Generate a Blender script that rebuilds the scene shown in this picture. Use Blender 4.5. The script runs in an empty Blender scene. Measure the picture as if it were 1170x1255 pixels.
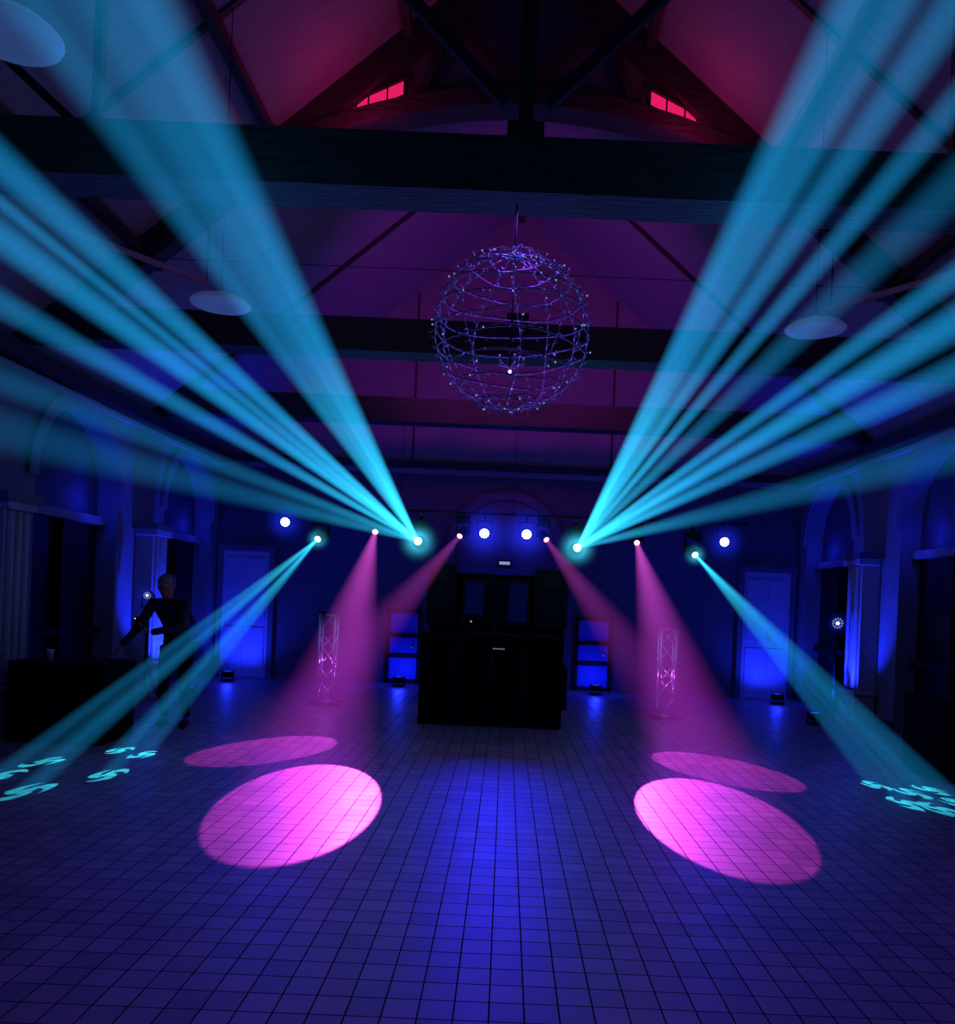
import bpy, bmesh, math, random
from mathutils import Vector, Matrix, Quaternion
random.seed(7)
scene = bpy.context.scene
scene.view_settings.view_transform = 'Standard'
scene.view_settings.look = 'None'
V = Vector

# ------------------------------------------------------------------ materials
def new_mat(name):
    m = bpy.data.materials.new(name); m.use_nodes = True
    nt = m.node_tree
    for n in list(nt.nodes): nt.nodes.remove(n)
    out = nt.nodes.new('ShaderNodeOutputMaterial')
    return m, nt, out

def surf(name, col, rough=0.6, metal=0.0, var=0.25, nscale=8.0, bump=0.15, emis=None, estr=0.0, stretch=(1,1,1), spec=0.5):
    m, nt, out = new_mat(name)
    b = nt.nodes.new('ShaderNodeBsdfPrincipled')
    tc = nt.nodes.new('ShaderNodeTexCoord')
    mp = nt.nodes.new('ShaderNodeMapping'); mp.inputs['Scale'].default_value = stretch
    nz = nt.nodes.new('ShaderNodeTexNoise'); nz.inputs['Scale'].default_value = nscale; nz.inputs['Detail'].default_value = 3
    nt.links.new(tc.outputs['Object'], mp.inputs['Vector']); nt.links.new(mp.outputs[0], nz.inputs['Vector'])
    mx = nt.nodes.new('ShaderNodeMixRGB')
    mx.inputs[1].default_value = (col[0]*(1-var), col[1]*(1-var), col[2]*(1-var), 1)
    mx.inputs[2].default_value = (min(1,col[0]*(1+var)), min(1,col[1]*(1+var)), min(1,col[2]*(1+var)), 1)
    nt.links.new(nz.outputs['Fac'], mx.inputs[0]); nt.links.new(mx.outputs[0], b.inputs['Base Color'])
    b.inputs['Roughness'].default_value = rough; b.inputs['Metallic'].default_value = metal
    b.inputs['Specular IOR Level'].default_value = spec
    if bump:
        bp = nt.nodes.new('ShaderNodeBump'); bp.inputs['Strength'].default_value = bump; bp.inputs['Distance'].default_value = 0.02
        nt.links.new(nz.outputs['Fac'], bp.inputs['Height']); nt.links.new(bp.outputs[0], b.inputs['Normal'])
    if emis:
        b.inputs['Emission Color'].default_value = (*emis, 1); b.inputs['Emission Strength'].default_value = estr
    nt.links.new(b.outputs[0], out.inputs['Surface'])
    return m

def floor_mat():
    m, nt, out = new_mat('quarry_tile')
    b = nt.nodes.new('ShaderNodeBsdfPrincipled')
    tc = nt.nodes.new('ShaderNodeTexCoord')
    br = nt.nodes.new('ShaderNodeTexBrick')
    br.offset = 0.0; br.squash = 1.0
    br.inputs['Scale'].default_value = 1.0
    br.inputs['Brick Width'].default_value = 0.128
    br.inputs['Row Height'].default_value = 0.138
    br.inputs['Mortar Size'].default_value = 0.0034
    br.inputs['Mortar Smooth'].default_value = 0.3
    br.inputs['Color1'].default_value = (0.38, 0.30, 0.32, 1)
    br.inputs['Color2'].default_value = (0.24, 0.19, 0.21, 1)
    br.inputs['Mortar'].default_value = (0.020, 0.017, 0.020, 1)
    nt.links.new(tc.outputs['Object'], br.inputs['Vector'])
    nz = nt.nodes.new('ShaderNodeTexNoise'); nz.inputs['Scale'].default_value = 3.0; nz.inputs['Detail'].default_value = 5
    nt.links.new(tc.outputs['Object'], nz.inputs['Vector'])
    mx = nt.nodes.new('ShaderNodeMixRGB'); mx.blend_type = 'MULTIPLY'; mx.inputs[0].default_value = 0.5
    nt.links.new(br.outputs['Color'], mx.inputs[1]); nt.links.new(nz.outputs['Fac'], mx.inputs[2])
    nt.links.new(mx.outputs[0], b.inputs['Base Color'])
    mr = nt.nodes.new('ShaderNodeMapRange'); mr.inputs['To Min'].default_value = 0.34; mr.inputs['To Max'].default_value = 0.52
    nt.links.new(nz.outputs['Fac'], mr.inputs['Value'])
    ad = math_node(nt, 'ADD', mr.outputs[0], math_node(nt, 'MULTIPLY', br.outputs['Fac'], 0.4))
    nt.links.new(ad, b.inputs['Roughness'])
    nt.links.new(math_node(nt, 'SUBTRACT', 0.45, math_node(nt, 'MULTIPLY', br.outputs['Fac'], 0.45)), b.inputs['Specular IOR Level'])
    inv = nt.nodes.new('ShaderNodeMath'); inv.operation = 'SUBTRACT'; inv.inputs[0].default_value = 1.0
    nt.links.new(br.outputs['Fac'], inv.inputs[1])
    bp = nt.nodes.new('ShaderNodeBump'); bp.inputs['Strength'].default_value = 0.5; bp.inputs['Distance'].default_value = 0.004
    nt.links.new(inv.outputs[0], bp.inputs['Height']); nt.links.new(bp.outputs[0], b.inputs['Normal'])
    nt.links.new(b.outputs[0], out.inputs['Surface'])
    return m

def emit(name, col, s):
    m, nt, out = new_mat(name)
    e = nt.nodes.new('ShaderNodeEmission'); e.inputs[0].default_value = (*col, 1); e.inputs[1].default_value = s
    nt.links.new(e.outputs[0], out.inputs['Surface'])
    return m

def math_node(nt, op, a, b=None):
    n = nt.nodes.new('ShaderNodeMath'); n.operation = op
    for i, x in enumerate((a, b)):
        if x is None: continue
        if isinstance(x, (int, float)): n.inputs[i].default_value = x
        else: nt.links.new(x, n.inputs[i])
    return n.outputs[0]

_bm = {}
def beam_mat(r0, tan, K, cn, cf, L, p=1.4, step=1.5, edge=1.0):
    """emissive volume painting the light haze would scatter in one beam: glow density thins out as the beam widens"""
    key = (r0, round(tan, 4), K, cn, cf, round(L, 1), p, edge)
    if key in _bm: return _bm[key]
    m, nt, out = new_mat('emissive_beam')
    tc = nt.nodes.new('ShaderNodeTexCoord'); sp = nt.nodes.new('ShaderNodeSeparateXYZ')
    nt.links.new(tc.outputs['Object'], sp.inputs[0])
    x, y, z = sp.outputs
    r2 = math_node(nt, 'ADD', math_node(nt, 'MULTIPLY', x, x), math_node(nt, 'MULTIPLY', y, y))
    R = math_node(nt, 'ADD', math_node(nt, 'MULTIPLY', math_node(nt, 'MAXIMUM', z, 0.0), tan), r0)
    q2 = math_node(nt, 'DIVIDE', r2, math_node(nt, 'MULTIPLY', R, R))
    prof = math_node(nt, 'MAXIMUM', math_node(nt, 'SUBTRACT', 1.0, q2), 0.0)
    if edge != 1.0: prof = math_node(nt, 'POWER', prof, edge)
    st = math_node(nt, 'MULTIPLY', math_node(nt, 'MULTIPLY', prof, math_node(nt, 'POWER', R, -p)), K)
    mr = nt.nodes.new('ShaderNodeMapRange'); mr.inputs['From Max'].default_value = L*0.5
    nt.links.new(z, mr.inputs['Value'])
    mx = nt.nodes.new('ShaderNodeMixRGB'); mx.inputs[1].default_value = (*cn, 1); mx.inputs[2].default_value = (*cf, 1)
    nt.links.new(mr.outputs[0], mx.inputs[0])
    e = nt.nodes.new('ShaderNodeEmission')
    nt.links.new(mx.outputs[0], e.inputs[0]); nt.links.new(st, e.inputs[1])
    nt.links.new(e.outputs[0], out.inputs['Volume'])
    try: m.cycles.volume_step_rate = step
    except Exception: pass
    _bm[key] = m
    return m

def halo_mat(name, col, K, power=2.0, step=1.0):  # emission painted as a halo that fades outward, no real haze
    m, nt, out = new_mat(name)
    tc = nt.nodes.new('ShaderNodeTexCoord')
    ln = nt.nodes.new('ShaderNodeVectorMath'); ln.operation = 'LENGTH'
    nt.links.new(tc.outputs['Object'], ln.inputs[0])
    f = math_node(nt, 'POWER', math_node(nt, 'MAXIMUM', math_node(nt, 'SUBTRACT', 1.0, ln.outputs['Value']), 0.0), power)
    e = nt.nodes.new('ShaderNodeEmission'); e.inputs[0].default_value = (*col, 1)
    nt.links.new(math_node(nt, 'MULTIPLY', f, K), e.inputs[1])
    nt.links.new(e.outputs[0], out.inputs['Volume'])
    try: m.cycles.volume_step_rate = step
    except Exception: pass
    return m

M_floor = floor_mat()
M_wall = surf('plaster', (0.13, 0.125, 0.15), 0.8, nscale=5, bump=0.25)
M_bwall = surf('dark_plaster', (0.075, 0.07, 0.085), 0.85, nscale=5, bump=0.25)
M_roof = surf('roof_boards', (0.24, 0.19, 0.23), 0.8, nscale=4, bump=0.2, stretch=(1, 6, 1))
M_wood = surf('dark_timber', (0.03, 0.024, 0.026), 0.65, nscale=9, bump=0.9, stretch=(0.6, 3, 3), var=0.5)
M_tie = surf('rough_sawn_timber', (0.055, 0.045, 0.05), 0.7, nscale=7, bump=1.0, stretch=(0.8, 6, 6), var=0.8)
M_black = surf('black_metal', (0.006, 0.006, 0.007), 0.5, nscale=20, bump=0.05, spec=0.2)
M_cloth = surf('black_cloth', (0.006, 0.006, 0.008), 0.95, nscale=30, bump=0.3, spec=0.05)
M_alu = surf('aluminium', (0.75, 0.75, 0.78), 0.28, 0.9, nscale=30, bump=0.02)
M_wire = surf('weathered_wire', (0.40, 0.40, 0.46), 0.4, 0.5, nscale=40)
M_stone = surf('pale_stone', (0.28, 0.27, 0.31), 0.75, nscale=14, bump=0.6)
M_trim = surf('dark_moulding', (0.08, 0.08, 0.10), 0.75, nscale=14, bump=0.3)
M_arch = surf('arch_moulding', (0.14, 0.14, 0.18), 0.75, nscale=14, bump=0.3)
M_door = surf('painted_door', (0.30, 0.30, 0.40), 0.5, nscale=10)
M_hatch = surf('blue_lit_panel', (0.04, 0.07, 0.50), 0.5, nscale=10)  # blue of the uplights put into the panel colour
M_glass = surf('dark_glass', (0.006, 0.006, 0.01), 0.35, nscale=4, bump=0.02, spec=0.2)
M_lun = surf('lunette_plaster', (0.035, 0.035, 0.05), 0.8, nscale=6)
M_shade = surf('glowing_white_enamel', (0.35, 0.40, 0.45), 0.5, nscale=6, bump=0.02, emis=(0.12, 0.22, 0.50), estr=0.12)  # faint blue glow painted into the enamel as emission
M_paper = surf('white_plastic', (0.8, 0.8, 0.8), 0.5, nscale=6, bump=0)
M_grille = surf('speaker_grille', (0.014, 0.014, 0.018), 0.8, nscale=120, bump=0.8, spec=0.1)
M_skin = surf('skin', (0.20, 0.12, 0.10), 0.6, nscale=20, bump=0.05)
M_hair = surf('hair', (0.02, 0.015, 0.012), 0.7, nscale=60, bump=0.4)
M_shirt = surf('dark_shirt', (0.012, 0.012, 0.018), 0.9, nscale=25, bump=0.3)
M_trous = surf('dark_trousers', (0.006, 0.006, 0.008), 0.9, nscale=25, bump=0.3, spec=0.1)
E_white = emit('led_white_blue', (0.60, 0.74, 1.0), 9)
E_face = emit('led_face_blue', (0.10, 0.18, 1.0), 2.5)
E_cyan = emit('lens_cyan', (0.35, 0.97, 1.0), 10)
E_pink = emit('lens_pink', (1.0, 0.30, 0.80), 5)
E_bluel = emit('lens_blue', (0.02, 0.06, 1.0), 1.2)
E_win = emit('pink_lit_glass', (1.0, 0.015, 0.16), 0.8)
E_screen = emit('screen_glow', (0.01, 0.03, 0.5), 0.05)
E_tiny = emit('tiny_led', (0.4, 0.5, 1.0), 0.6)
E_bulb = emit('warm_bulb', (0.9, 0.6, 1.0), 2)

# ------------------------------------------------------------------ builder
class B:
    def __init__(s): s.bm = bmesh.new(); s.mats = []
    def mi(s, m):
        if m not in s.mats: s.mats.append(m)
        return s.mats.index(m)
    def face(s, vs, m, smooth=False):
        try: f = s.bm.faces.new(vs)
        except ValueError: return
        f.material_index = s.mi(m); f.smooth = smooth
    def box(s, c, size, m, rot=None):
        c = V(c); hx, hy, hz = [k/2 for k in size]
        vs = []
        for dx in (-1, 1):
            for dy in (-1, 1):
                for dz in (-1, 1):
                    p = V((dx*hx, dy*hy, dz*hz))
                    if rot is not None: p = rot @ p
                    vs.append(s.bm.verts.new(c+p))
        for q in ((0,1,3,2),(4,6,7,5),(0,4,5,1),(2,3,7,6),(0,2,6,4),(1,5,7,3)):
            s.face([vs[i] for i in q], m)
    def bar(s, a, b, w, h, m):
        a, b = V(a), V(b); d = b-a; q = d.to_track_quat('Y', 'Z')
        s.box((a+b)/2, (w, d.length, h), m, q.to_matrix())
    def tube(s, a, b, r1, m, r2=None, n=8, caps=True, smooth=True):
        a, b = V(a), V(b); r2 = r1 if r2 is None else r2
        d = b-a
        if d.length < 1e-6: return
        q = d.to_track_quat('Z', 'Y')
        A = []; C = []
        for i in range(n):
            t = 2*math.pi*i/n; o = q @ V((math.cos(t), math.sin(t), 0))
            A.append(s.bm.verts.new(a+o*r1)); C.append(s.bm.verts.new(b+o*r2))
        for i in range(n):
            j = (i+1) % n; s.face([A[i], A[j], C[j], C[i]], m, smooth)
        if caps:
            s.face(A[::-1], m); s.face(C, m)
    def path(s, pts, r, m, n=6):
        for i in range(len(pts)-1): s.tube(pts[i], pts[i+1], r, m, n=n)
    def lathe(s, c, prof, m, n=24, rot=None, sc=(1, 1)):
        c = V(c); rings = []
        for (r, z) in prof:
            ring = []
            for i in range(n):
                t = 2*math.pi*i/n
                p = V((r*math.cos(t)*sc[0], r*math.sin(t)*sc[1], z))
                if rot is not None: p = rot @ p
                ring.append(s.bm.verts.new(c+p))
            rings.append(ring)
        for k in range(len(rings)-1):
            for i in range(n):
                j = (i+1) % n
                s.face([rings[k][i], rings[k][j], rings[k+1][j], rings[k+1][i]], m, True)
        s.face(rings[0][::-1], m); s.face(rings[-1], m)
    def ball(s, c, r, m, seg=12, rings=8, sc=(1, 1, 1)):
        prof = []
        for k in range(rings+1):
            t = math.pi*k/rings
            prof.append((max(1e-4, r*math.sin(t)), -r*math.cos(t)*sc[2]))
        s.lathe(c, prof, m, seg, sc=(sc[0], sc[1]))
    def prism(s, pts, ax, lo, hi, m):
        def P(p, h):
            return V((h, p[0], p[1])) if ax == 'X' else (V((p[0], h, p[1])) if ax == 'Y' else V((p[0], p[1], h)))
        A = [s.bm.verts.new(P(p, lo)) for p in pts]; C = [s.bm.verts.new(P(p, hi)) for p in pts]
        s.face(A, m); s.face(C[::-1], m); n = len(pts)
        for i in range(n):
            j = (i+1) % n; s.face([A[i], C[i], C[j], A[j]], m)
    def done(s, name, origin=(0, 0, 0), bevel=0.0):
        bmesh.ops.recalc_face_normals(s.bm, faces=s.bm.faces[:])
        bmesh.ops.translate(s.bm, verts=s.bm.verts[:], vec=-V(origin))
        me = bpy.data.meshes.new(name); s.bm.to_mesh(me); s.bm.free()
        for m in s.mats: me.materials.append(m)
        o = bpy.data.objects.new(name, me); o.location = origin
        scene.collection.objects.link(o)
        if bevel:
            md = o.modifiers.new('bevel', 'BEVEL'); md.width = bevel; md.segments = 2; md.limit_method = 'ANGLE'
        return o

def adopt(child, par):
    child.parent = par
    child.matrix_parent_inverse = Matrix.Translation(-par.location)

PAINTED_GLOW = bpy.data.objects.new('painted_light_beams', None); scene.collection.objects.link(PAINTED_GLOW)  # parent of the emissive volumes that imitate lit air

def spot(name, loc, target, col, W, ang, blend=0.3, radius=0.02, par=None, patches=None):
    l = bpy.data.lights.new(name, 'SPOT'); l.energy = W; l.color = col
    l.spot_size = math.radians(ang); l.spot_blend = blend; l.shadow_soft_size = radius
    o = bpy.data.objects.new(name, l); scene.collection.objects.link(o)
    q = (V(target)-V(loc)).to_track_quat('-Z', 'Y')
    o.location = loc; o.rotation_mode = 'QUATERNION'; o.rotation_quaternion = q
    if patches:
        # gobo wheel: several small pinwheel openings in one lamp
        l.use_nodes = True; nt = l.node_tree
        em = [n for n in nt.nodes if n.type == 'EMISSION'][0]
        tc = nt.nodes.new('ShaderNodeTexCoord'); sp = nt.nodes.new('ShaderNodeSeparateXYZ')
        nt.links.new(tc.outputs['Normal'], sp.inputs[0])
        X = math_node(nt, 'DIVIDE', sp.outputs[0], sp.outputs[2]); Y = math_node(nt, 'DIVIDE', sp.outputs[1], sp.outputs[2])
        tot = None; qi = q.inverted()
        for k, (T, rho) in enumerate(patches):
            d = qi @ (V(T)-V(loc)); u, v = d.x/d.z, d.y/d.z
            x = math_node(nt, 'DIVIDE', math_node(nt, 'SUBTRACT', X, u), rho)
            y = math_node(nt, 'DIVIDE', math_node(nt, 'SUBTRACT', Y, v), rho)
            r = math_node(nt, 'SQRT', math_node(nt, 'ADD', math_node(nt, 'MULTIPLY', x, x), math_node(nt, 'MULTIPLY', y, y)))
            th = math_node(nt, 'ARCTAN2', y, x)
            s_ = math_node(nt, 'SINE', math_node(nt, 'ADD', math_node(nt, 'MULTIPLY', th, 3.0), math_node(nt, 'ADD', math_node(nt, 'MULTIPLY', r, 5.0), k*1.3)))
            g = math_node(nt, 'MAXIMUM', math_node(nt, 'GREATER_THAN', s_, -0.3), math_node(nt, 'LESS_THAN', r, 0.3))
            g = math_node(nt, 'MULTIPLY', g, math_node(nt, 'LESS_THAN', r, 1.0))
            tot = g if tot is None else math_node(nt, 'ADD', tot, g)
        nt.links.new(tot, em.inputs['Strength'])
    if par: adopt(o, par)
    return o

def point(name, loc, col, W, radius=0.1, par=None):
    l = bpy.data.lights.new(name, 'POINT'); l.energy = W; l.color = col; l.shadow_soft_size = radius
    o = bpy.data.objects.new(name, l); scene.collection.objects.link(o); o.location = loc
    if par: adopt(o, par)
    return o

def beam(S, T, r0, rT, K, cn, cf, over=1.0, p=1.4, clip=False, name='beam', step=1.5, edge=1.0):
    S, T = V(S), V(T); d = T-S; L = d.length*over; tan = (rT-r0)/d.length
    mt = beam_mat(r0, tan, K, cn, cf, L, p, step, edge)
    bm = bmesh.new(); n = 24; rings = []
    for z in (0.0, L):
        rr = (r0+z*tan)*1.01
        rings.append([bm.verts.new((rr*math.cos(2*math.pi*i/n), rr*math.sin(2*math.pi*i/n), z)) for i in range(n)])
    for i in range(n):
        j = (i+1) % n; bm.faces.new([rings[0][i], rings[0][j], rings[1][j], rings[1][i]])
    bm.faces.new(rings[0][::-1]); bm.faces.new(rings[1])
    q = d.to_track_quat('Z', 'Y')
    if clip:
        qi = q.inverted(); co = qi @ (V((0, 0, 0.004))-S); no = qi @ V((0, 0, -1))
        bmesh.ops.bisect_plane(bm, geom=bm.verts[:]+bm.edges[:]+bm.faces[:], plane_co=co, plane_no=no, clear_outer=True)
        bmesh.ops.holes_fill(bm, edges=[e for e in bm.edges if e.is_boundary])
    bmesh.ops.recalc_face_normals(bm, faces=bm.faces[:])
    me = bpy.data.meshes.new(name); bm.to_mesh(me); bm.free(); me.materials.append(mt)
    o = bpy.data.objects.new(name, me); scene.collection.objects.link(o)
    o.location = S; o.rotation_mode = 'QUATERNION'; o.rotation_quaternion = q
    o.parent = PAINTED_GLOW; return o

def halo_ball(name, c, rad, mt):
    bm = bmesh.new(); bmesh.ops.create_icosphere(bm, subdivisions=3, radius=1.0)
    me = bpy.data.meshes.new(name); bm.to_mesh(me); bm.free(); me.materials.append(mt)
    o = bpy.data.objects.new(name, me); scene.collection.objects.link(o); o.location = c; o.scale = rad
    o.parent = PAINTED_GLOW; return o

# ------------------------------------------------------------------ room shell
Y0, Y1 = -2.2, 14.0
HW = 5.0; EAVE = 3.9; RIDGE = 8.2; SL = (RIDGE-EAVE)/HW
def roofz(x): return RIDGE-SL*abs(x)

b = B(); b.box((0, (Y0+Y1)/2, -0.05), (11.2, Y1-Y0+0.6, 0.1), M_floor)
floor = b.done('floor')

bays = [-0.25, 3.0, 6.25, 9.5, 12.75]; HALF = 0.92; SPR = 2.6; RISE = 0.92
def side_wall(sgn, name):
    b = B(); xa, xb = sgn*HW, sgn*(HW+0.35)
    lo, hi = min(xa, xb), max(xa, xb)
    y = Y0
    for c in bays:
        b.prism([(y, 0), (c-HALF, 0), (c-HALF, EAVE), (y, EAVE)], 'X', lo, hi, M_wall)
        N = 20
        for i in range(N):
            t0 = math.pi-math.pi*i/N; t1 = math.pi-math.pi*(i+1)/N
            p0 = (c+HALF*math.cos(t0), SPR+RISE*math.sin(t0)); p1 = (c+HALF*math.cos(t1), SPR+RISE*math.sin(t1))
            b.prism([p0, p1, (p1[0], EAVE), (p0[0], EAVE)], 'X', lo, hi, M_wall)
        y = c+HALF
    b.prism([(y, 0), (Y1, 0), (Y1, EAVE), (y, EAVE)], 'X', lo, hi, M_wall)
    return b.done(name)
side_wall(-1, 'wall_left'); side_wall(1, 'wall_right')

b = B()
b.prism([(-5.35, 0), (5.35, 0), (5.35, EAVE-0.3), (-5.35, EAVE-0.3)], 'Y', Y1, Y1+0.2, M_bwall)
b.prism([(-5.35, EAVE-0.3), (5.35, EAVE-0.3), (0, RIDGE)], 'Y', Y1, Y1+0.2, M_roof)
b.done('wall_back')
b = B(); b.prism([(-5.35, 0), (5.35, 0), (5.35, EAVE-0.3), (0, RIDGE), (-5.35, EAVE-0.3)], 'Y', Y0-0.2, Y0, M_wall)
b.done('wall_front')

b = B()
for s in (-1, 1):
    b.prism([(0, RIDGE), (s*5.35, roofz(5.35)), (s*5.35, roofz(5.35)+0.12), (0, RIDGE+0.12)], 'Y', Y0-0.2, Y1+0.2, M_roof)
ceiling = b.done('ceiling')

wi = 1
for s in (-1, 1):
    for c in bays:
        b = B(); x = s*(HW+0.26)
        lo, hi = min(x, x+s*0.05), max(x, x+s*0.05)
        b.prism([(c-HALF-0.01, 0), (c+HALF+0.01, 0), (c+HALF+0.01, 2.3), (c-HALF-0.01, 2.3)], 'X', lo, hi, M_glass)
        pts = [(c-HALF-0.01, 2.3), (c+HALF+0.01, 2.3)]
        for i in range(21):
            t = math.pi*i/20; pts.append((c+(HALF+0.01)*math.cos(t), SPR+(RISE+0.01)*math.sin(t)))
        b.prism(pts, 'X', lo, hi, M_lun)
        xm = s*(HW+0.20)
        b.box((xm, c, 2.28), (0.12, 2*HALF-0.01, 0.10), M_arch)
        b.box((xm, c, 1.14), (0.08, 0.09, 2.2), M_black)
        for zz in (0.08, 0.9): b.box((xm, c, zz), (0.06, 2*HALF-0.02, 0.08), M_black)
        o = b.done('window_%d' % wi, (x, c, 0)); wi += 1
        if c > 5:
            point('sill_fill', (s*(HW+0.05), c+0.5, 2.50), (0.01, 0.02, 1.0), 6, 0.04, o)  # bare light added to give the arch its blue glow
k = 1
for s in (-1, 1):
    for c in bays:
        b = B(); N = 20; r1, r2 = HALF+0.02, HALF+0.18
        lo, hi = sorted((s*(HW-0.05), s*(HW-0.002)))
        for i in range(N):
            t0 = math.pi*i/N; t1 = math.pi*(i+1)/N
            q = [(c+r*math.cos(t), SPR+r*math.sin(t)) for r, t in ((r1, t0), (r2, t0), (r2, t1), (r1, t1))]
            b.prism(q, 'X', lo, hi, M_arch)
        b.done('trim_%d' % k); k += 1

cols = [1.37, 4.62, 7.87, 11.12]
for s in (-1, 1):
    for c in cols:
        b = B(); x = s*(HW-0.17)
        b.box((x, c, 0.06), (0.34, 0.56, 0.12), M_stone)
        b.box((x, c, 0.27), (0.28, 0.48, 0.30), M_stone)
        b.box((x, c, 0.45), (0.33, 0.54, 0.06), M_stone)
        b.box((x+s*0.04, c, 1.33), (0.25, 0.40, 1.70), M_stone)
        for dy in (-0.12, 0, 0.12): b.tube((x-s*0.09, c+dy, 0.5), (x-s*0.09, c+dy, 2.15), 0.045, M_stone, n=10)
        b.box((x, c, 2.20), (0.30, 0.48, 0.08), M_stone)
        b.box((x, c, 2.28), (0.34, 0.58, 0.09), M_trim)
        b.done('stone_column', (x, c, 0), 0.01)

for s, nm in ((-1, 'left'), (1, 'right')):
    b = B(); b.box((s*(HW-0.10), (Y0+Y1)/2, 3.74), (0.18, Y1-Y0-0.02, 0.16), M_wood)
    b.box((s*(HW-0.04), (Y0+Y1)/2, 3.60), (0.07, Y1-Y0-0.02, 0.06), M_stone)
    b.done('trim_cornice_'+nm)
    b = B()
    y = Y0+0.01
    for c in bays+[None]:
        e = (c-HALF) if c is not None else Y1-0.01
        b.box((s*(HW-0.012), (y+e)/2, 0.07), (0.02, e-y, 0.14), M_wood)
        if c is not None: y = c+HALF
    b.done('baseboard_'+nm)
b = B()
for x in (-1.7, 1.7):
    b.box((x, Y1-0.012, (3.8+roofz(x)-0.05)/2), (0.03, 0.02, roofz(x)-0.05-3.8), M_wood)
b.box((0, Y1-0.03, 3.75), (2*(RIDGE-3.75)/SL-0.3, 0.05, 0.12), M_wood)
b.box((0, Y1-0.015, 5.9), (2*(RIDGE-5.9)/SL-0.3, 0.025, 0.05), M_wood)
b.done('trim_gable')

di = 1
def door(xa, xb, h, rows):
    global di
    b = B(); w = xb-xa; cx = (xa+xb)/2; y = Y1-0.03
    b.box((cx, y, h/2), (w, 0.05, h), M_door)
    for xx in (xa-0.04, xb+0.04): b.box((xx, y-0.01, h/2), (0.09, 0.08, h), M_trim)
    b.box((cx, y-0.01, h+0.05), (w+0.2, 0.09, 0.10), M_trim)
    for (za, zb) in rows:
        for sx in (-1, 1):
            b.box((cx+sx*w*0.235, y-0.03, (za+zb)/2), (w*0.38, 0.03, zb-za), M_door)
    b.tube((cx+w*0.05, y-0.06, 1.0), (cx+w*0.05, y-0.10, 1.0), 0.02, M_alu)
    b.done('door_%d' % di, (cx, y, 0)); di += 1
door(-4.85, -4.05, 2.15, [(0.12, 0.85), (0.98, 2.02)])
door(4.05, 4.85, 2.15, [(0.12, 0.85), (0.98, 2.02)])
def hatch(xa, xb):
    global di
    b = B(); cx = (xa+xb)/2; w = xb-xa; y = Y1-0.03
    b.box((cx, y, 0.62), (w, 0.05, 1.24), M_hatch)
    for z in (0.04, 0.47, 0.82, 1.24): b.box((cx, y-0.03, z), (w+0.06, 0.05, 0.07), M_black)
    for xx in (xa, xb): b.box((xx, y-0.03, 0.62), (0.05, 0.05, 1.24), M_black)
    b.tube((cx+w*0.3, y-0.04, 0.62), (cx+w*0.3, y-0.09, 0.62), 0.02, M_alu)
    b.done('door_%d' % di, (cx, y, 0)); di += 1
hatch(-1.98, -1.46); hatch(1.24, 1.80)
b = B(); N = 24
for i in range(N):
    t0 = math.pi*i/N; t1 = math.pi*(i+1)/N
    q = [(-0.05+r*math.cos(t), 2.35+r*math.sin(t)) for r, t in ((0.85, t0), (1.0, t0), (1.0, t1), (0.85, t1))]
    b.prism(q, 'Y', Y1-0.1, Y1-0.005, M_trim)
for s in (-1, 1): b.box((-0.05+s*0.925, Y1-0.05, 1.175), (0.15, 0.09, 2.35), M_trim)
pts = [(-0.88, 0), (0.78, 0)]+[(-0.05+0.84*math.cos(math.pi*i/20), 2.35+0.84*math.sin(math.pi*i/20)) for i in range(21)]
b.prism(pts, 'Y', Y1-0.04, Y1-0.006, M_trim)
b.done('door_%d' % di)
b = B(); b.box((-0.05, Y1-0.09, 2.12), (0.26, 0.06, 0.11), M_black); b.box((-0.05, Y1-0.125, 2.12), (0.18, 0.01, 0.05), E_tiny)
b.done('exit_sign', (-0.05, Y1-0.09, 2.12))

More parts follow.
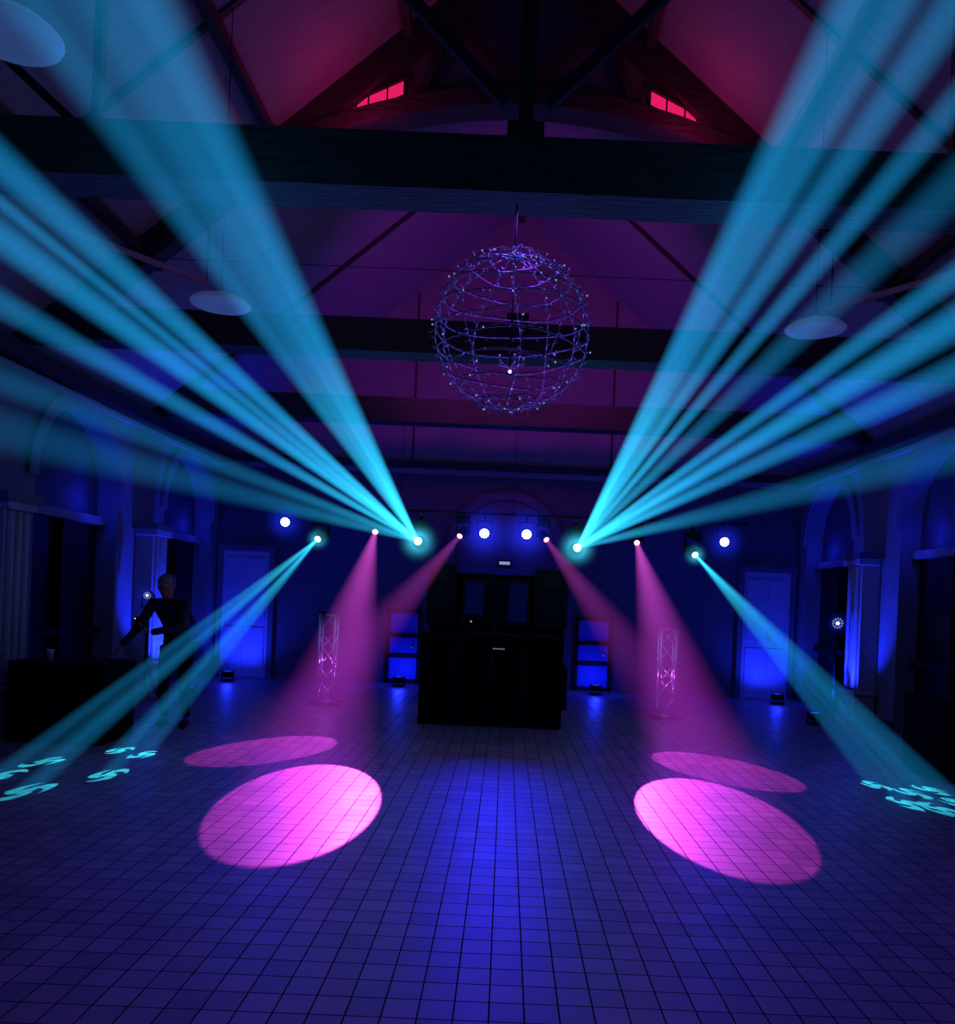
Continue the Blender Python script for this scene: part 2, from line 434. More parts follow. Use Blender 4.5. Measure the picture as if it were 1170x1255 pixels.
# ------------------------------------------------------------------ roof trusses
def truss(y, arch=False, struts=True, rafters=True):
    b = B()
    b.box((0, y, 4.065), (2*HW-0.04, 0.30, 0.33), M_tie if struts else M_wood)
    for s in (-1, 1):
        if rafters:
            b.bar((s*4.75, y, roofz(4.75)-0.16), (0, y, RIDGE-0.16), 0.2, 0.24, M_wood)
        else:
            b.bar((s*4.75, y, roofz(4.75)-0.03), (0, y, RIDGE-0.03), 0.05, 0.05, M_wood)
        if struts:
            b.bar((s*0.12, y, 4.5), (s*1.9, y, roofz(1.9)-0.25), 0.06, 0.07, M_wood)
            b.bar((s*2.6, y, 4.25), (s*2.6, y, roofz(2.6)-0.25), 0.05, 0.06, M_wood)
            b.bar((s*2.7, y, 4.25), (s*3.5, y, roofz(3.5)-0.25), 0.05, 0.05, M_wood)
    if struts or arch:
        b.bar((0, y, 4.23 if struts else 6.4), (0, y, RIDGE-0.2), 0.09, 0.09, M_wood)
    b.box((0, y, 4.29), (0.22, 0.2, 0.12), M_wood)
    if arch:
        def az(x): return 6.5-0.1*x*x
        N = 26; w = 2.75
        for i in range(N):
            xa = -w+2*w*i/N; xb = -w+2*w*(i+1)/N
            b.prism([(xa, az(xa)-0.1), (xb, az(xb)-0.1), (xb, az(xb)+0.08), (xa, az(xa)+0.08)], 'Y', y-0.14, y+0.14, M_wood)
            ta, tb = roofz(xa)-0.05, roofz(xb)-0.05
            if ta > az(xa) and tb > az(xb):
                b.prism([(xa, az(xa)+0.05), (xb, az(xb)+0.05), (xb, tb), (xa, ta)], 'Y', y+0.06, y+0.12, M_trim)
        for s in (-1, 1):
            b.bar((s*0.05, y-0.05, 6.6), (s*0.75, y-0.05, roofz(0.75)-0.25), 0.08, 0.08, M_wood)
            b.bar((s*0.75, y-0.05, roofz(0.75)-0.25), (s*1.1, y-0.05, az(1.1)), 0.08, 0.08, M_wood)
    b.done('roof_truss', (0, y, 4.0))
truss(1.65); truss(4.95); truss(8.2, True, False); truss(11.4, False, False, False)
for s in (-1, 1):
    b = B(); y = 8.2
    P = [(s*1.84, 6.24), (s*1.22, 6.52), (s*1.22, 6.70), (s*1.84, 6.40)]
    b.prism(P, 'Y', y+0.02, y+0.05, E_win)
    for f in (0.2, 0.4, 0.7):
        xx = s*(1.84-0.62*f); z0 = 6.24+0.28*f
        b.bar((xx, y+0.01, z0), (xx, y+0.01, z0+0.17), 0.014, 0.02, M_wood)
    for (a, c) in ((P[0], P[1]), (P[2], P[3]), (P[1], P[2]), (P[3], P[0])):
        b.bar((a[0], y+0.01, a[1]), (c[0], y+0.01, c[1]), 0.05, 0.02, M_wood)
    b.done('window_%d' % wi, (s*1.5, y, 6.4)); wi += 1

b = B()
for s in (-1, 1):
    for x in (1.2, 2.5, 3.8):
        b.box((s*x, (Y0+8.6)/2, roofz(x)-0.08), (0.09, 8.6-Y0-0.02, 0.10), M_wood)
b.box((0, (Y0+Y1)/2, RIDGE-0.12), (0.10, Y1-Y0-0.02, 0.22), M_wood)
b.done('roof_purlins')
b = B(); y = Y0+0.6
while y < 8.5:
    for s in (-1, 1):
        b.bar((s*4.9, y, roofz(4.9)-0.02), (s*0.05, y, RIDGE-0.04), 0.06, 0.05, M_wood)
    y += 1.62
b.done('roof_rafters')
for s in (-1, 1):
    b = B(); b.bar((s*4.05, 6.3, 4.40), (s*3.1, 8.1, 4.52), 0.03, 0.05, M_stone)
    b.tube((s*4.05, 6.3, 4.40), (s*4.05, 6.3, roofz(4.05)), 0.008, M_black)
    b.tube((s*3.1, 8.1, 4.52), (s*3.1, 8.1, roofz(3.1)), 0.008, M_black)
    b.done('ceiling_rail', (s*3.6, 7.2, 4.45))
b = B(); b.tube((-3.95, 8.0, 4.70), (3.95, 8.0, 4.70), 0.005, M_trim); b.done('tension_cable', (0, 8.0, 4.7))

for s in (-1, 1):
    for (x, y, z) in ((2.37, 6.5, 3.76), (2.37, 3.7, 3.98)):
        b = B(); c = (s*x, y, z)
        b.lathe(c, [(0.02, 0.10), (0.05, 0.085), (0.06, 0.05), (0.20, 0.03), (0.235, 0.0), (0.23, -0.012), (0.16, -0.005), (0.05, -0.002), (0.01, 0.0)], M_shade, 32)
        b.tube((c[0], c[1], z+0.09), (c[0], c[1], roofz(x)), 0.004, M_black, n=6)
        b.done('pendant_lamp', c)

# ------------------------------------------------------------------ wire sphere chandelier
b = B(); C = V((-0.035, 4.95, 3.12)); R = 0.465
def sp(th, ph, r=R): return C+V((r*math.sin(th)*math.cos(ph), r*math.sin(th)*math.sin(ph), r*math.cos(th)))
nodes = []
for k in range(12):
    ph0 = 2*math.pi*k/12+random.uniform(-.08, .08); pts = []
    wob = random.uniform(0, 6)
    for i in range(25):
        th = 0.10+(math.pi-0.2)*i/24
        p = sp(th, ph0+0.07*math.sin(3*th+wob), R*(1+random.uniform(-.014, .014))); pts.append(p); nodes.append(p)
    b.path(pts, 0.0036, M_wire, 5)
for th in (0.35, 0.62, 0.88, 1.12, 1.36, 1.6, 1.84, 2.1, 2.4, 2.75):
    pts = []
    for i in range(37):
        ph = 2*math.pi*i/36
        p = sp(th+0.03*math.sin(3*ph+th*5), ph, R*(1+0.014*math.sin(5*ph+th)))
        pts.append(p)
        if i % 2: nodes.append(p)
    b.path(pts, 0.0036, M_wire, 5)
    pts = [p+V((random.uniform(-.008, .008), random.uniform(-.008, .008), random.uniform(.005, .02))) for p in pts]
    b.path(pts, 0.0028, M_black, 4)
for i, p in enumerate(nodes):
    n = (p-C).normalized()
    q = p+n*random.uniform(0.008, 0.026)+V((random.uniform(-.014, .014), random.uniform(-.014, .014), random.uniform(-.014, .014)))
    b.tube(p, q, 0.004, M_wire, 0.003, n=5)
    b.ball(q, 0.0055, E_tiny if i % 7 == 0 else M_wire, 6, 4)
b.tube(C+V((0, 0, R-0.02)), C+V((0, 0, 0.775)), 0.007, M_black)
b.tube(C+V((0, 0, R-0.01)), C+V((0, 0, R+0.03)), 0.05, M_wire, 0.02, n=16)
b.tube(C+V((0, 0, R)), C+V((0, 0, -0.22)), 0.006, M_black)
for k in range(5):
    a = k*math.pi*2/5; pp = C+V((0.08*math.cos(a), 0.08*math.sin(a), -0.19))
    b.tube(C+V((0, 0, -0.22)), pp, 0.004, M_wire, n=6); b.tube(pp, pp+V((0, 0, 0.04)), 0.007, M_wire, n=8)
b.ball(C+V((0, -0.03, -0.245)), 0.011, E_bulb, 10, 6)
b.done('wire_sphere_chandelier', C)

# ------------------------------------------------------------------ lighting rig (pipe hung from the last tie beam)
PZ = 2.66; PY = 11.12
b = B()
b.tube((-3.25, PY, PZ), (3.25, PY, PZ), 0.014, M_black, n=12)
for x in (-3.1, -1.5, 0.05, 1.5, 3.1):
    b.tube((x, PY, PZ), (x, 11.3, 3.91), 0.004, M_black)
    b.box((x, PY, PZ), (0.04, 0.05, 0.06), M_black)
b.done('lighting_rig', (0, PY, PZ))

glow_c = halo_mat('glow_cyan', (0.06, 0.70, 1.0), 11.0, 3.4)
glow_p = halo_mat('glow_pink', (1.0, 0.15, 0.65), 3.0, 3.0)
glow_b = halo_mat('glow_blue', (0.015, 0.03, 1.0), 3.0, 2.8)

def moving_head(P, T, lens, scale=1.0):
    P = V(P); d = (V(T)-P).normalized(); q = d.to_track_quat('Z', 'Y').to_matrix()
    b = B(); k = scale; c = P-d*0.14*k
    b.lathe(P, [(0.04*k, -0.26*k), (0.07*k, -0.24*k), (0.085*k, -0.16*k), (0.085*k, -0.06*k), (0.068*k, -0.01*k), (0.066*k, 0.0), (0.050*k, 0.0), (0.048*k, -0.006*k)], M_black, 24, q)
    b.lathe(P, [(0.044*k, -0.004), (0.046*k, 0.0), (0.03*k, 0.006), (0.005, 0.008)], lens, 20, q)
    for s in (-1, 1):
        b.box(c+V((s*0.105*k, 0, 0.06*k)), (0.03*k, 0.07*k, 0.20*k), M_black)
        b.tube(c+V((s*0.08*k, 0, 0)), c+V((s*0.12*k, 0, 0)), 0.025*k, M_black)
    b.box(c+V((0, 0, 0.17*k)), (0.25*k, 0.12*k, 0.035*k), M_black)
    bz = c.z+0.24*k
    b.box((c.x, c.y, bz), (0.22*k, 0.20*k, 0.09*k), M_black)
    b.bar((c.x, c.y, bz+0.03), (c.x, PY-0.01, PZ-0.018), 0.04, 0.04, M_black)
    return b.done('moving_head_light', P)

def par_can(P, T, rad=0.085, support=None, W=0, ang=60, col=(0.02, 0.02, 1), g=0.45):
    P = V(P); d = (V(T)-P).normalized(); q = d.to_track_quat('Z', 'Y').to_matrix()
    b = B()
    b.lathe(P, [(0.03, -0.14), (rad*0.9, -0.12), (rad, -0.05), (rad+0.006, 0.0), (rad-0.008, 0.0), (rad-0.01, -0.01)], M_black, 28, q)
    b.lathe(P, [(rad-0.012, -0.012), (rad-0.012, -0.008), (0.01, -0.007)], E_face if not support else M_black, 24, q)
    led = [(0, 0)]+[(rad*0.36*math.cos(a*math.pi/3), rad*0.36*math.sin(a*math.pi/3)) for a in range(6)]
    led += [(rad*0.70*math.cos(a*math.pi/6), rad*0.70*math.sin(a*math.pi/6)) for a in range(12)]
    em = E_white if not support else E_tiny
    for (u, v) in led:
        p = P+q @ V((u, v, -0.006)); b.tube(p, p+d*0.006, rad*0.12, em, rad*0.09, n=8)
    if support: b.tube(P+q @ V((0, 0, -0.004)), P+d*0.004, rad*0.2, E_white, n=10)
    c = P-d*0.06
    for s in (-1, 1): b.box(c+V((s*(rad+0.02), 0, 0.07 if not support else -0.07)), (0.01, 0.03, 0.17), M_black)
    if not support:
        b.box(c+V((0, 0, 0.155)), (2*rad+0.05, 0.03, 0.01), M_black)
        b.bar(c+V((0, 0, 0.15)), (c.x, PY-0.01, PZ-0.018), 0.03, 0.03, M_black)
    else:
        b.box(c+V((0, 0, -0.155)), (2*rad+0.05, 0.03, 0.01), M_black)
        b.tube((c.x, c.y, c.z-0.15), (c.x, c.y, 0.15), 0.018, M_black)
        for k in range(3):
            a = math.pi/2+k*2*math.pi/3
            f = V((c.x+0.3*math.cos(a), c.y+0.3*math.sin(a), 0.01))
            b.tube((c.x, c.y, 0.55), f, 0.012, M_black)
    o = b.done('par_light', P)
    halo_ball('glow', P, (g, g, g), glow_b)
    if W: spot('par_lamp', P+d*0.03, T, col, W, ang, 0.8, 0.08, o)
    return o

CN, CF = (0.03, 0.66, 1.0), (0.009, 0.225, 0.52)
fans = {
 'L': ((-1.22, 11.0, 2.24), [((-1.68, 3.5, 4.02), .19, 1.35), ((-1.90, 3.5, 4.0), .135, .9), ((-2.13, 3.5, 3.98), .165, .85),
       ((-2.31, 3.6, 3.33), .11, 1.15), ((-2.42, 3.8, 3.09), .11, 1.3), ((-2.36, 3.7, 3.2), .045, .8), ((-2.54, 4.0, 2.85), .09, .8),
       ((-2.65, 4.2, 2.52), .11, .36), ((-2.66, 4.2, 2.27), .16, .32)], (-2.2, 3.6, 3.45)),
 'R': ((0.93, 11.0, 2.24), [((1.39, 3.5, 4.13), .145, 1.35), ((1.58, 3.5, 4.14), .12, 1.0), ((1.80, 3.5, 4.11), .13, 1.0), ((1.86, 3.5, 3.74), .09, .75),
       ((1.95, 3.6, 3.46), .13, .45), ((2.03, 3.8, 3.10), .08, .85), ((2.04, 3.8, 2.88), .11, 1.25), ((2.15, 4.0, 2.71), .10, .8),
       ((2.28, 4.2, 2.36), .14, .40)], (1.95, 3.6, 3.45))}
for k, (S, lst, mid) in fans.items():
    h = moving_head(S, mid, E_cyan, 1.15)
    for i, (T, r, w) in enumerate(lst):
        beam(S, T, 0.028, r, 0.162*w, CN, CF, over=1.22, p=1.32, name='beam_%d' % (i+1), edge=1.25)
    halo_ball('glow', S, (0.34, 0.34, 0.34), glow_c)
    point('head_glow_fill', V(S)+V((0, -0.25, 0.05)), (0.1, 0.8, 1.0), 1.5, 0.08, h)  # added point light that brightens the head housing
PN, PF = (0.62, 0.07, 0.55), (0.32, 0.02, 0.42)
for (S, T, ang, K, W) in (((-1.80, 11, 2.34), (-1.42, 6.04, 0), 11.6, 0.125, 2700), ((1.73, 11, 2.34), (1.58, 6.10, 0), 11.7, 0.125, 2600),
                   ((-0.66, 11, 2.33), (-2.12, 7.78, 0), 13.0, 0.060, 1500), ((0.51, 11, 2.33), (2.02, 7.75, 0), 13.0, 0.060, 1500)):
    h = moving_head(S, T, E_pink, 0.8)
    L = (V(T)-V(S)).length; rT = L*math.tan(math.radians(ang/2))
    beam(S, T, 0.03, rT, K, PN, PF, over=1.6, p=1.25, clip=True, step=1.0)
    spot('spot_lamp', V(S)+(V(T)-V(S)).normalized()*0.02, T, (0.85, 0.07, 0.85), W, ang, 0.06, 0.012, h)
    halo_ball('glow', S, (0.09, 0.09, 0.09), glow_p)
gob = {-1: [(-3.06, 6.4), (-3.35, 5.8), (-3.76, 6.75), (-3.14, 7.2), (-3.80, 6.2), (-3.42, 7.35)],
       1: [(3.32, 7.20), (3.52, 6.95), (3.76, 7.1), (3.28, 6.55), (3.47, 6.40), (3.75, 6.6)]}
for s, S in ((-1, (-2.57, 11, 2.21)), (1, (2.52, 11, 2.21))):
    c = (s*3.45, 6.75, 0)
    h = moving_head(S, c, E_cyan, 0.9)
    SS = V(S)+(V(c)-V(S)).normalized()*0.03
    for i, (x, y) in enumerate(gob[s]):
        beam(S, (x, y, 0), 0.02, 0.085, 0.060, CN, (0.008, 0.22, 0.50), over=1.1, p=1.3, clip=True, name='beam_%d' % (i+1))
    spot('gobo_lamp', SS, c, (0.04, 0.85, 1.0), 6500, 34, 0.05, 0.003, h, patches=[((x, y, 0), 0.021) for x, y in gob[s]])
    halo_ball('glow', S, (0.20, 0.20, 0.20), glow_c)
BL = (0.010, 0.025, 1.0)
par_can((-3.02, 11, 2.42), (-2.0, 2, 0.5), 0.075, W=90, ang=80, g=0.36)
par_can((2.91, 11, 2.40), (2.0, 2, 0.5), 0.075, W=90, ang=80, g=0.36)
par_can((-0.33, 11, 2.38), (-0.2, 3, 0.3), 0.08, W=210, ang=46, g=0.5)
par_can((0.24, 11, 2.39), (0.2, 3, 0.3), 0.08, W=210, ang=46, g=0.5)
par_can((4.48, 11.0, 1.37), (3.5, 3, 0.8), 0.09, support=True, W=8, g=0.2)
par_can((-4.66, 10.6, 1.36), (-3.5, 3, 0.8), 0.06, support=True, W=5, g=0.2)

def uplight(x, y, tx, ty, W, ang=60, tz=3.5, pt=0):
    b = B()
    b.lathe((x, y, 0.16), [(0.05, -0.10), (0.085, -0.09), (0.09, 0.0), (0.075, 0.0), (0.07, -0.01)], M_black, 20)
    b.lathe((x, y, 0.15), [(0.07, 0), (0.07, 0.004), (0.01, 0.005)], E_bluel, 20)
    b.box((x, y, 0.015), (0.16, 0.16, 0.03), M_black)
    for s in (-1, 1): b.box((x+s*0.095, y, 0.09), (0.008, 0.03, 0.15), M_black)
    o = b.done('floor_uplight', (x, y, 0))
    if W: spot('uplight_lamp', (x, y, 0.19), (tx, ty, tz), BL, W, ang, 0.7, 0.05, o)
    if pt: point('uplight_lamp', (x, y, 0.24), BL, pt, 0.06, o)
for s in (-1, 1):
    uplight(s*4.2, 7.75, s*4.75, 7.87, 70, 70, 1.0)
    uplight(s*4.2, 10.95, s*4.75, 11.12, 480, 75, 1.5)
    uplight(s*4.45, 13.2, s*4.45, 13.95, 90, 120, 1.2, 9)
uplight(-1.71, 13.45, 0, 0, 0, pt=13); uplight(1.54, 13.45, 0, 0, 0, pt=13)

for (x, y) in ((-2.37, 11.0), (2.20, 11.0)):
    b = B(); w = 0.10
    cs = [(-w, -w), (w, -w), (w, w), (-w, w)]
    b.box((x, y, 0.01), (0.42, 0.42, 0.02), M_black)
    b.box((x, y, 1.24), (0.25, 0.25, 0.02), M_black)
    for (u, v) in cs: b.tube((x+u, y+v, 0.02), (x+u, y+v, 1.23), 0.016, M_alu, n=10)
    N = 5; hh = 1.2/N
    for i in range(N):
        for k in range(4):
            a, c = cs[k], cs[(k+1) % 4]
            if (i+k) % 2: a, c = c, a
            b.tube((x+a[0], y+a[1], 0.03+i*hh), (x+c[0], y+c[1], 0.03+(i+1)*hh), 0.009, M_alu)
    for z in (0.03, 1.2):
        for k in range(4):
            a, c = cs[k], cs[(k+1) % 4]; b.tube((x+a[0], y+a[1], z), (x+c[0], y+c[1], z), 0.010, M_alu)
    o = b.done('truss_totem', (x, y, 0))
    point('totem_lamp', (x, y, 0.55), (0.55, 0.10, 1.0), 1.2, 0.03, o)

# ------------------------------------------------------------------ DJ booth, speakers
b = B(); cx, cy = -0.14, 9.6
for i in range(4):
    xx = cx-0.63+0.42*i
    b.box((xx, cy, 0.55), (0.40, 0.03, 1.06), M_cloth)
    for s in (-1, 1): b.box((xx+s*0.2, cy-0.005, 0.55), (0.02, 0.04, 1.08), M_black)
    for z in (0.02, 1.08): b.box((xx, cy-0.005, z), (0.40, 0.04, 0.03), M_black)
for s in (-1, 1): b.box((cx+s*0.83, cy+0.35, 0.55), (0.03, 0.66, 1.06), M_cloth)
b.box((cx, cy+0.36, 0.94), (1.62, 0.60, 0.04), M_black)
for sx in (-1, 1):
    for yy in (0.1, 0.60): b.tube((cx+sx*0.74, cy+yy, 0), (cx+sx*0.74, cy+yy, 0.92), 0.02, M_black)
for i in range(6): b.box((cx+0.02+i*0.024, cy-0.03, 0.92), (0.010, 0.006, 0.014), E_tiny)
b.done('dj_booth', (cx, cy, 0))
b = B()
b.box((cx, cy+0.33, 0.985), (0.70, 0.38, 0.05), M_black)
for s in (-1, 1):
    b.lathe((cx+s*0.2, cy+0.33, 1.01), [(0.10, 0), (0.10, 0.015), (0.03, 0.02), (0.01, 0.022)], M_alu, 24)
for i in range(5): b.box((cx-0.05+i*0.025, cy+0.25, 1.015), (0.008, 0.03, 0.02), M_paper)
for i in range(8): b.box((cx-0.3+i*0.085, cy+0.17, 1.013), (0.02, 0.012, 0.006), E_tiny)
b.done('dj_controller', (cx, cy+0.33, 0.96))
b = B(); dx = -0.28
b.box((cx+dx, cy+0.56, 1.10), (0.30, 0.03, 0.02), M_black)
for s in (-1, 1): b.bar((cx+dx+s*0.12, cy+0.56, 0.962), (cx+dx+s*0.12, cy+0.56, 1.10), 0.02, 0.02, M_black)
b.box((cx+dx, cy+0.55, 1.115), (0.30, 0.20, 0.015), M_black)
b.box((cx+dx, cy+0.455, 1.21), (0.30, 0.012, 0.18), M_black)
b.lathe((cx+dx, cy+0.447, 1.215), [(0.012, 0), (0.012, 0.002)], E_tiny, 12, Matrix.Rotation(math.pi/2, 3, 'X'))
b.done('laptop', (cx-0.28, cy+0.56, 0.962))

for (xa, xb, top) in ((-1.11, -0.70, 1.97), (0.39, 0.86, 1.95)):
    b = B(); x = (xa+xb)/2; w = xb-xa; y = 11.55; z0 = 1.12
    b.box((x, y, 0.30), (w+0.06, 0.5, 0.58), M_black)
    b.box((x, y-0.255, 0.30), (w, 0.012, 0.52), M_grille)
    b.tube((x, y, 0.59), (x, y, 1.2), 0.02, M_black)
    h = top-z0
    b.prism([(x-w/2, y-0.17), (x+w/2, y-0.17), (x+w*0.38, y+0.19), (x-w*0.38, y+0.19)], 'Z', z0, top, M_black)
    b.box((x, y-0.176, z0+h/2), (w*0.9, 0.012, h*0.92), M_grille)
    b.lathe((x, y-0.183, z0+h*0.34), [(w*0.38, 0), (w*0.36, 0.006), (w*0.2, 0.002), (0.02, 0.006)], M_grille, 28, Matrix.Rotation(math.pi/2, 3, 'X'))
    b.box((x, y-0.186, z0+h*0.8), (w*0.55, 0.012, h*0.2), M_black)
    b.done('pa_speaker', (x, y, 0), 0.008)
b = B(); x = -0.14
b.box((x, 11.6, 1.46), (0.98, 0.04, 0.68), M_black)
for k in (-1, 0, 1): b.box((x+k*0.31, 11.575, 1.46), (0.26, 0.012, 0.55), E_screen if k else M_glass)
b.tube((x, 11.62, 0.02), (x, 11.62, 1.2), 0.03, M_black); b.box((x, 11.62, 0.015), (0.6, 0.3, 0.03), M_black)
b.done('display_screen', (x, 11.6, 0))
b = B(); n = 44; top = []; bot = []  # sheet added to form a tall dark block behind the booth
for i in range(n+1):
    xx = -1.08+1.90*i/n; yy = 11.95+(0.02 if i % 2 else -0.02)
    top.append(b.bm.verts.new((xx, yy, 1.84))); bot.append(b.bm.verts.new((xx, yy, 0.01)))
for i in range(n): b.face([top[i], top[i+1], bot[i+1], bot[i]], M_cloth, True)
b.tube((-1.12, 11.95, 1.85), (0.86, 11.95, 1.85), 0.018, M_black)
for xx in (-1.10, 0.84):
    b.tube((xx, 11.95, 0.01), (xx, 11.95, 1.86), 0.018, M_black); b.box((xx, 11.95, 0.01), (0.1, 0.2, 0.02), M_black)
b.done('added_backdrop', (-0.13, 11.95, 0))

# ------------------------------------------------------------------ tables, cups
def table(x0, x1, y0, y1, h=0.75):
    b = B(); cx, cy = (x0+x1)/2, (y0+y1)/2
    b.box((cx, cy, h-0.015), (x1-x0, y1-y0, 0.03), M_cloth)
    per = []
    for i in range(60):
        t = i/60*4
        if t < 1: p = (x0+(x1-x0)*t, y0)
        elif t < 2: p = (x1, y0+(y1-y0)*(t-1))
        elif t < 3: p = (x1-(x1-x0)*(t-2), y1)
        else: p = (x0, y1-(y1-y0)*(t-3))
        per.append(p)
    top = []; bot = []
    for i, p in enumerate(per):
        d = V((p[0]-cx, p[1]-cy)).normalized()*(0.015 if i % 2 else -0.01)
        top.append(b.bm.verts.new((p[0], p[1], h))); bot.append(b.bm.verts.new((p[0]+d.x, p[1]+d.y, 0.01)))
    for i in range(60):
        j = (i+1) % 60; b.face([top[i], top[j], bot[j], bot[i]], M_cloth, True)
    for sx in (x0+0.06, x1-0.06):
        for sy in (y0+0.06, y1-0.06): b.tube((sx, sy, 0), (sx, sy, h-0.03), 0.018, M_black)
    return b.done('cloth_covered_table', (cx, cy, 0))
table(-4.55, -3.66, 7.5, 8.15); table(4.0, 4.60, 7.4, 8.1)
def cup(x, y, z, h=0.10, m=M_paper):
    b = B(); b.lathe((x, y, z), [(0.026, 0), (0.036, h), (0.039, h+0.002), (0.037, h+0.004), (0.033, h), (0.024, 0.008)], m, 20)
    b.done('plastic_cup', (x, y, z))
cup(-4.25, 7.65, 0.751); cup(-3.95, 7.72, 0.751, 0.04, M_black)

# ------------------------------------------------------------------ person leaning at the table
def skin_obj(name, verts, edges, radii, mat_, sub=2, root=0):
    me = bpy.data.meshes.new(name); me.from_pydata([tuple(v) for v in verts], edges, []); me.update()
    o = bpy.data.objects.new(name, me); scene.collection.objects.link(o); me.materials.append(mat_)
    sk = o.modifiers.new('skin', 'SKIN'); sk.use_smooth_shade = True
    for i, r in enumerate(radii):
        d = me.skin_vertices[0].data[i]; d.radius = r if isinstance(r, tuple) else (r, r); d.use_root = (i == root)
    su = o.modifiers.new('sub', 'SUBSURF'); su.levels = sub; su.render_levels = sub
    return o
PX, PYY = -3.46, 8.56
pe = bpy.data.objects.new('person', None); scene.collection.objects.link(pe); pe.location = (PX, PYY, 0)
def W_(x, y, z): return V((PX+x, PYY+y, z))
vs = [W_(0, 0.10, 0.93), W_(0, 0.06, 1.05), W_(-0.01, 0.0, 1.18), W_(-0.02, -0.06, 1.29), W_(-0.03, -0.10, 1.36),
      W_(-0.19, -0.10, 1.32), W_(-0.28, -0.18, 1.08), W_(-0.38, -0.36, 0.88), W_(0.14, -0.09, 1.32), W_(0.15, -0.20, 1.08), W_(-0.10, -0.36, 1.02)]
es = [(0, 1), (1, 2), (2, 3), (3, 4), (3, 5), (5, 6), (6, 7), (3, 8), (8, 9), (9, 10)]
rr = [(.15, .11), (.145, .10), (.155, .11), (.15, .10), (.06, .06), .065, .048, .036, .065, .048, .036]
adopt(skin_obj('torso', vs, es, rr, M_shirt), pe)
vs = [W_(0, 0.10, 0.93), W_(-0.10, 0.09, 0.82), W_(-0.11, 0.02, 0.48), W_(-0.11, 0.10, 0.10), W_(0.10, 0.09, 0.82), W_(0.11, 0.04, 0.48), W_(0.11, 0.12, 0.10)]
adopt(skin_obj('legs', vs, [(0, 1), (1, 2), (2, 3), (0, 4), (4, 5), (5, 6)], [(.15, .11), .09, .062, .045, .09, .062, .045], M_trous), pe)
for s in (-1, 1):
    y0 = 0.10 if s < 0 else 0.12
    vs = [W_(s*.11, y0+.03, 0.055), W_(s*.11, y0-.06, 0.05), W_(s*.12, y0-.15, 0.04)]
    adopt(skin_obj('shoe', vs, [(0, 1), (1, 2)], [.045, (.045, .042), (.042, .03)], M_black), pe)
vs = [W_(-0.03, -0.10, 1.34), W_(-0.03, -0.13, 1.40), W_(-0.03, -0.15, 1.44)]
adopt(skin_obj('neck', vs, [(0, 1), (1, 2)], [.055, .05, .05], M_skin), pe)
b = B(); hc = W_(-0.03, -0.18, 1.50)
b.lathe(hc, [(0.02, -0.125), (0.045, -0.115), (0.06, -0.085), (0.072, -0.04), (0.078, 0.01), (0.076, 0.06), (0.058, 0.095), (0.03, 0.113), (0.003, 0.118)], M_skin, 20, Matrix.Rotation(math.radians(18), 3, 'X'), (1, 1.2))
b.tube(hc+V((0, -0.085, 0.015)), hc+V((0, -0.118, -0.025)), 0.007, M_skin, 0.014, n=8)
b.ball(hc+V((0, -0.09, -0.062)), 0.016, M_skin, 10, 6, (1.5, .6, .6))
for s in (-1, 1):
    b.ball(hc+V((s*.03, -0.088, 0.005)), 0.011, M_paper, 10, 6); b.ball(hc+V((s*.03, -0.097, 0.004)), 0.005, M_black, 8, 5)
    b.ball(hc+V((s*.078, 0.0, -0.01)), 0.028, M_skin, 10, 6, (.35, .7, 1.1))
    b.tube(hc+V((s*.015, -0.098, 0.025)), hc+V((s*.045, -0.088, 0.028)), 0.005, M_hair, n=6)
adopt(b.done('head', hc), pe)
b = B(); b.ball(hc+V((0, 0.02, 0.035)), 0.094, M_hair, 20, 12, (.92, 1.1, .98)); adopt(b.done('hair', hc), pe)
wr = W_(-0.38, -0.37, 0.875); palm = V((wr.x, 8.08, 0.775))
adopt(skin_obj('hand', [wr, V((wr.x, 8.15, 0.82)), palm], [(0, 1), (1, 2)], [(.028, .024), (.034, .02), (.036, .014)], M_skin, 1), pe)
for k, (dx, L) in enumerate(((-.027, .06), (-.009, .072), (.009, .068), (.027, .052))):
    a = palm+V((dx, -0.015, 0)); vs = [a, a+V((dx*.2, -L*.5, 0.004)), a+V((dx*.3, -L, -0.012))]
    adopt(skin_obj('finger', vs, [(0, 1), (1, 2)], [.009, .0085, .007], M_skin, 1), pe)
a = V((wr.x+0.03, 8.11, 0.785)); vs = [a, a+V((0.025, -0.025, -0.005)), a+V((0.035, -0.055, -0.012))]
adopt(skin_obj('thumb', vs, [(0, 1), (1, 2)], [.012, .010, .008], M_skin, 1), pe)
wr = W_(-0.10, -0.36, 1.02); palm = wr+V((-0.06, -0.05, 0.05))
adopt(skin_obj('hand', [wr, palm], [(0, 1)], [(.026, .022), (.034, .018)], M_skin, 1), pe)
for k in range(4):
    a = palm+V((-0.02, -0.012, 0.028-0.018*k)); L = (.055, .065, .06, .048)[k]
    vs = [a, a+V((-L*.6, -0.012, 0.008)), a+V((-L*.8, -0.035, 0.008))]
    adopt(skin_obj('finger', vs, [(0, 1), (1, 2)], [.009, .0085, .007], M_skin, 1), pe)
a = palm+V((0.005, -0.02, 0.02)); adopt(skin_obj('thumb', [a, a+V((0.0, -0.03, 0.02)), a+V((-0.02, -0.045, 0.035))], [(0, 1), (1, 2)], [.012, .010, .008], M_skin, 1), pe)
b = B(); b.box(palm+V((-0.035, -0.035, 0.03)), (0.075, 0.009, 0.15), M_black); b.box(palm+V((-0.035, -0.041, 0.03)), (0.066, 0.002, 0.13), M_glass)
b.box(palm+V((-0.055, -0.042, 0.09)), (0.010, 0.002, 0.010), E_bulb)
adopt(b.done('phone', palm), pe)

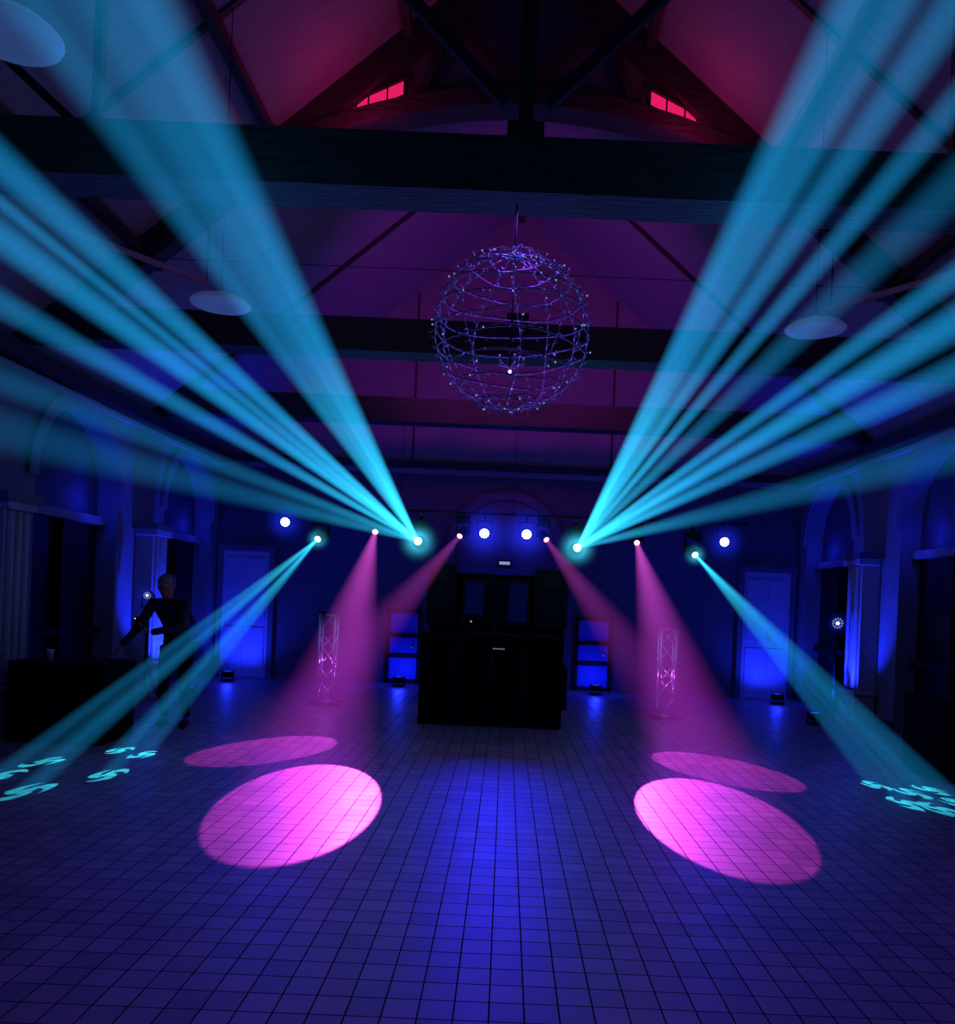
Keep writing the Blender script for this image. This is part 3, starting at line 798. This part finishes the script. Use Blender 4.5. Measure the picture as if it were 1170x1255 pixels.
# ------------------------------------------------------------------ added fill lights, no fixtures
MG = (0.55, 0.03, 0.72)
for s in (-1, 1):
    spot('roof_wash_fill', (s*1.0, 8.9, 4.35), (s*0.3, 14, 6.4), MG, 125, 100, 0.9, 0.15)  # unseen spots added to tint roof and gable purple
    spot('roof_wash_fill', (s*1.0, 5.6, 4.4), (s*2.0, 8.2, 7.0), (0.34, 0.02, 0.66), 12, 130, 0.9, 0.15)
    spot('roof_wash_fill', (s*1.5, 2.4, 4.5), (s*1.8, 4.5, 7.0), (0.5, 0.03, 0.6), 5, 130, 0.9, 0.15)
    point('clerestory_fill', (s*1.5, 7.75, 6.0), (1.0, 0.02, 0.25), 7, 0.1)  # added red fill on the truss around the windows
    point('wall_wash_fill', (s*3.9, 9.5, 3.0), (0.02, 0.04, 1.0), 8, 0.2)  # added blue fill along the side walls
    point('wall_wash_fill', (s*3.6, 5.0, 3.0), (0.03, 0.12, 1.0), 5, 0.2)
    point('back_wash_fill', (s*2.6, 12.6, 2.3), (0.01, 0.015, 1.0), 26, 0.2)  # blue fill added for the base tone of the back wall
point('back_wash_fill', (0, 12.9, 2.4), (0.01, 0.015, 1.0), 18, 0.2)
spot('tie_beam_fill', (0, 6.8, 2.3), (0, 4.95, 3.95), (0.05, 0.16, 1.0), 26, 120, 0.9, 0.2)  # free-hanging fill added to light the near tie beam
spot('floor_wash_fill', (0, 5.0, 3.85), (0, 4.6, 0), (0.22, 0.06, 1.0), 110, 150, 0.9, 0.3)  # unseen downlights added to brighten the near floor
spot('floor_wash_fill', (0, 1.7, 3.85), (0, 1.9, 0), (0.26, 0.07, 1.0), 72, 150, 0.9, 0.3)

w = bpy.data.worlds.new('world'); scene.world = w; w.use_nodes = True
w.node_tree.nodes['Background'].inputs[0].default_value = (0, 0, 0, 1)
w.node_tree.nodes['Background'].inputs[1].default_value = 0.0

# ------------------------------------------------------------------ camera
cam = bpy.data.cameras.new('camera'); co = bpy.data.objects.new('camera', cam); scene.collection.objects.link(co)
cam.sensor_fit = 'AUTO'; cam.sensor_width = 36; cam.lens = 1000*36/1255
cam.shift_x = -35/1255; cam.shift_y = 107.5/1255
co.matrix_world = Matrix.Translation((0, 0, 1.5)) @ Matrix.Rotation(math.radians(90), 4, 'X') @ Matrix.Rotation(math.radians(2.4), 4, 'Z')
cam.clip_start = 0.05
scene.camera = co
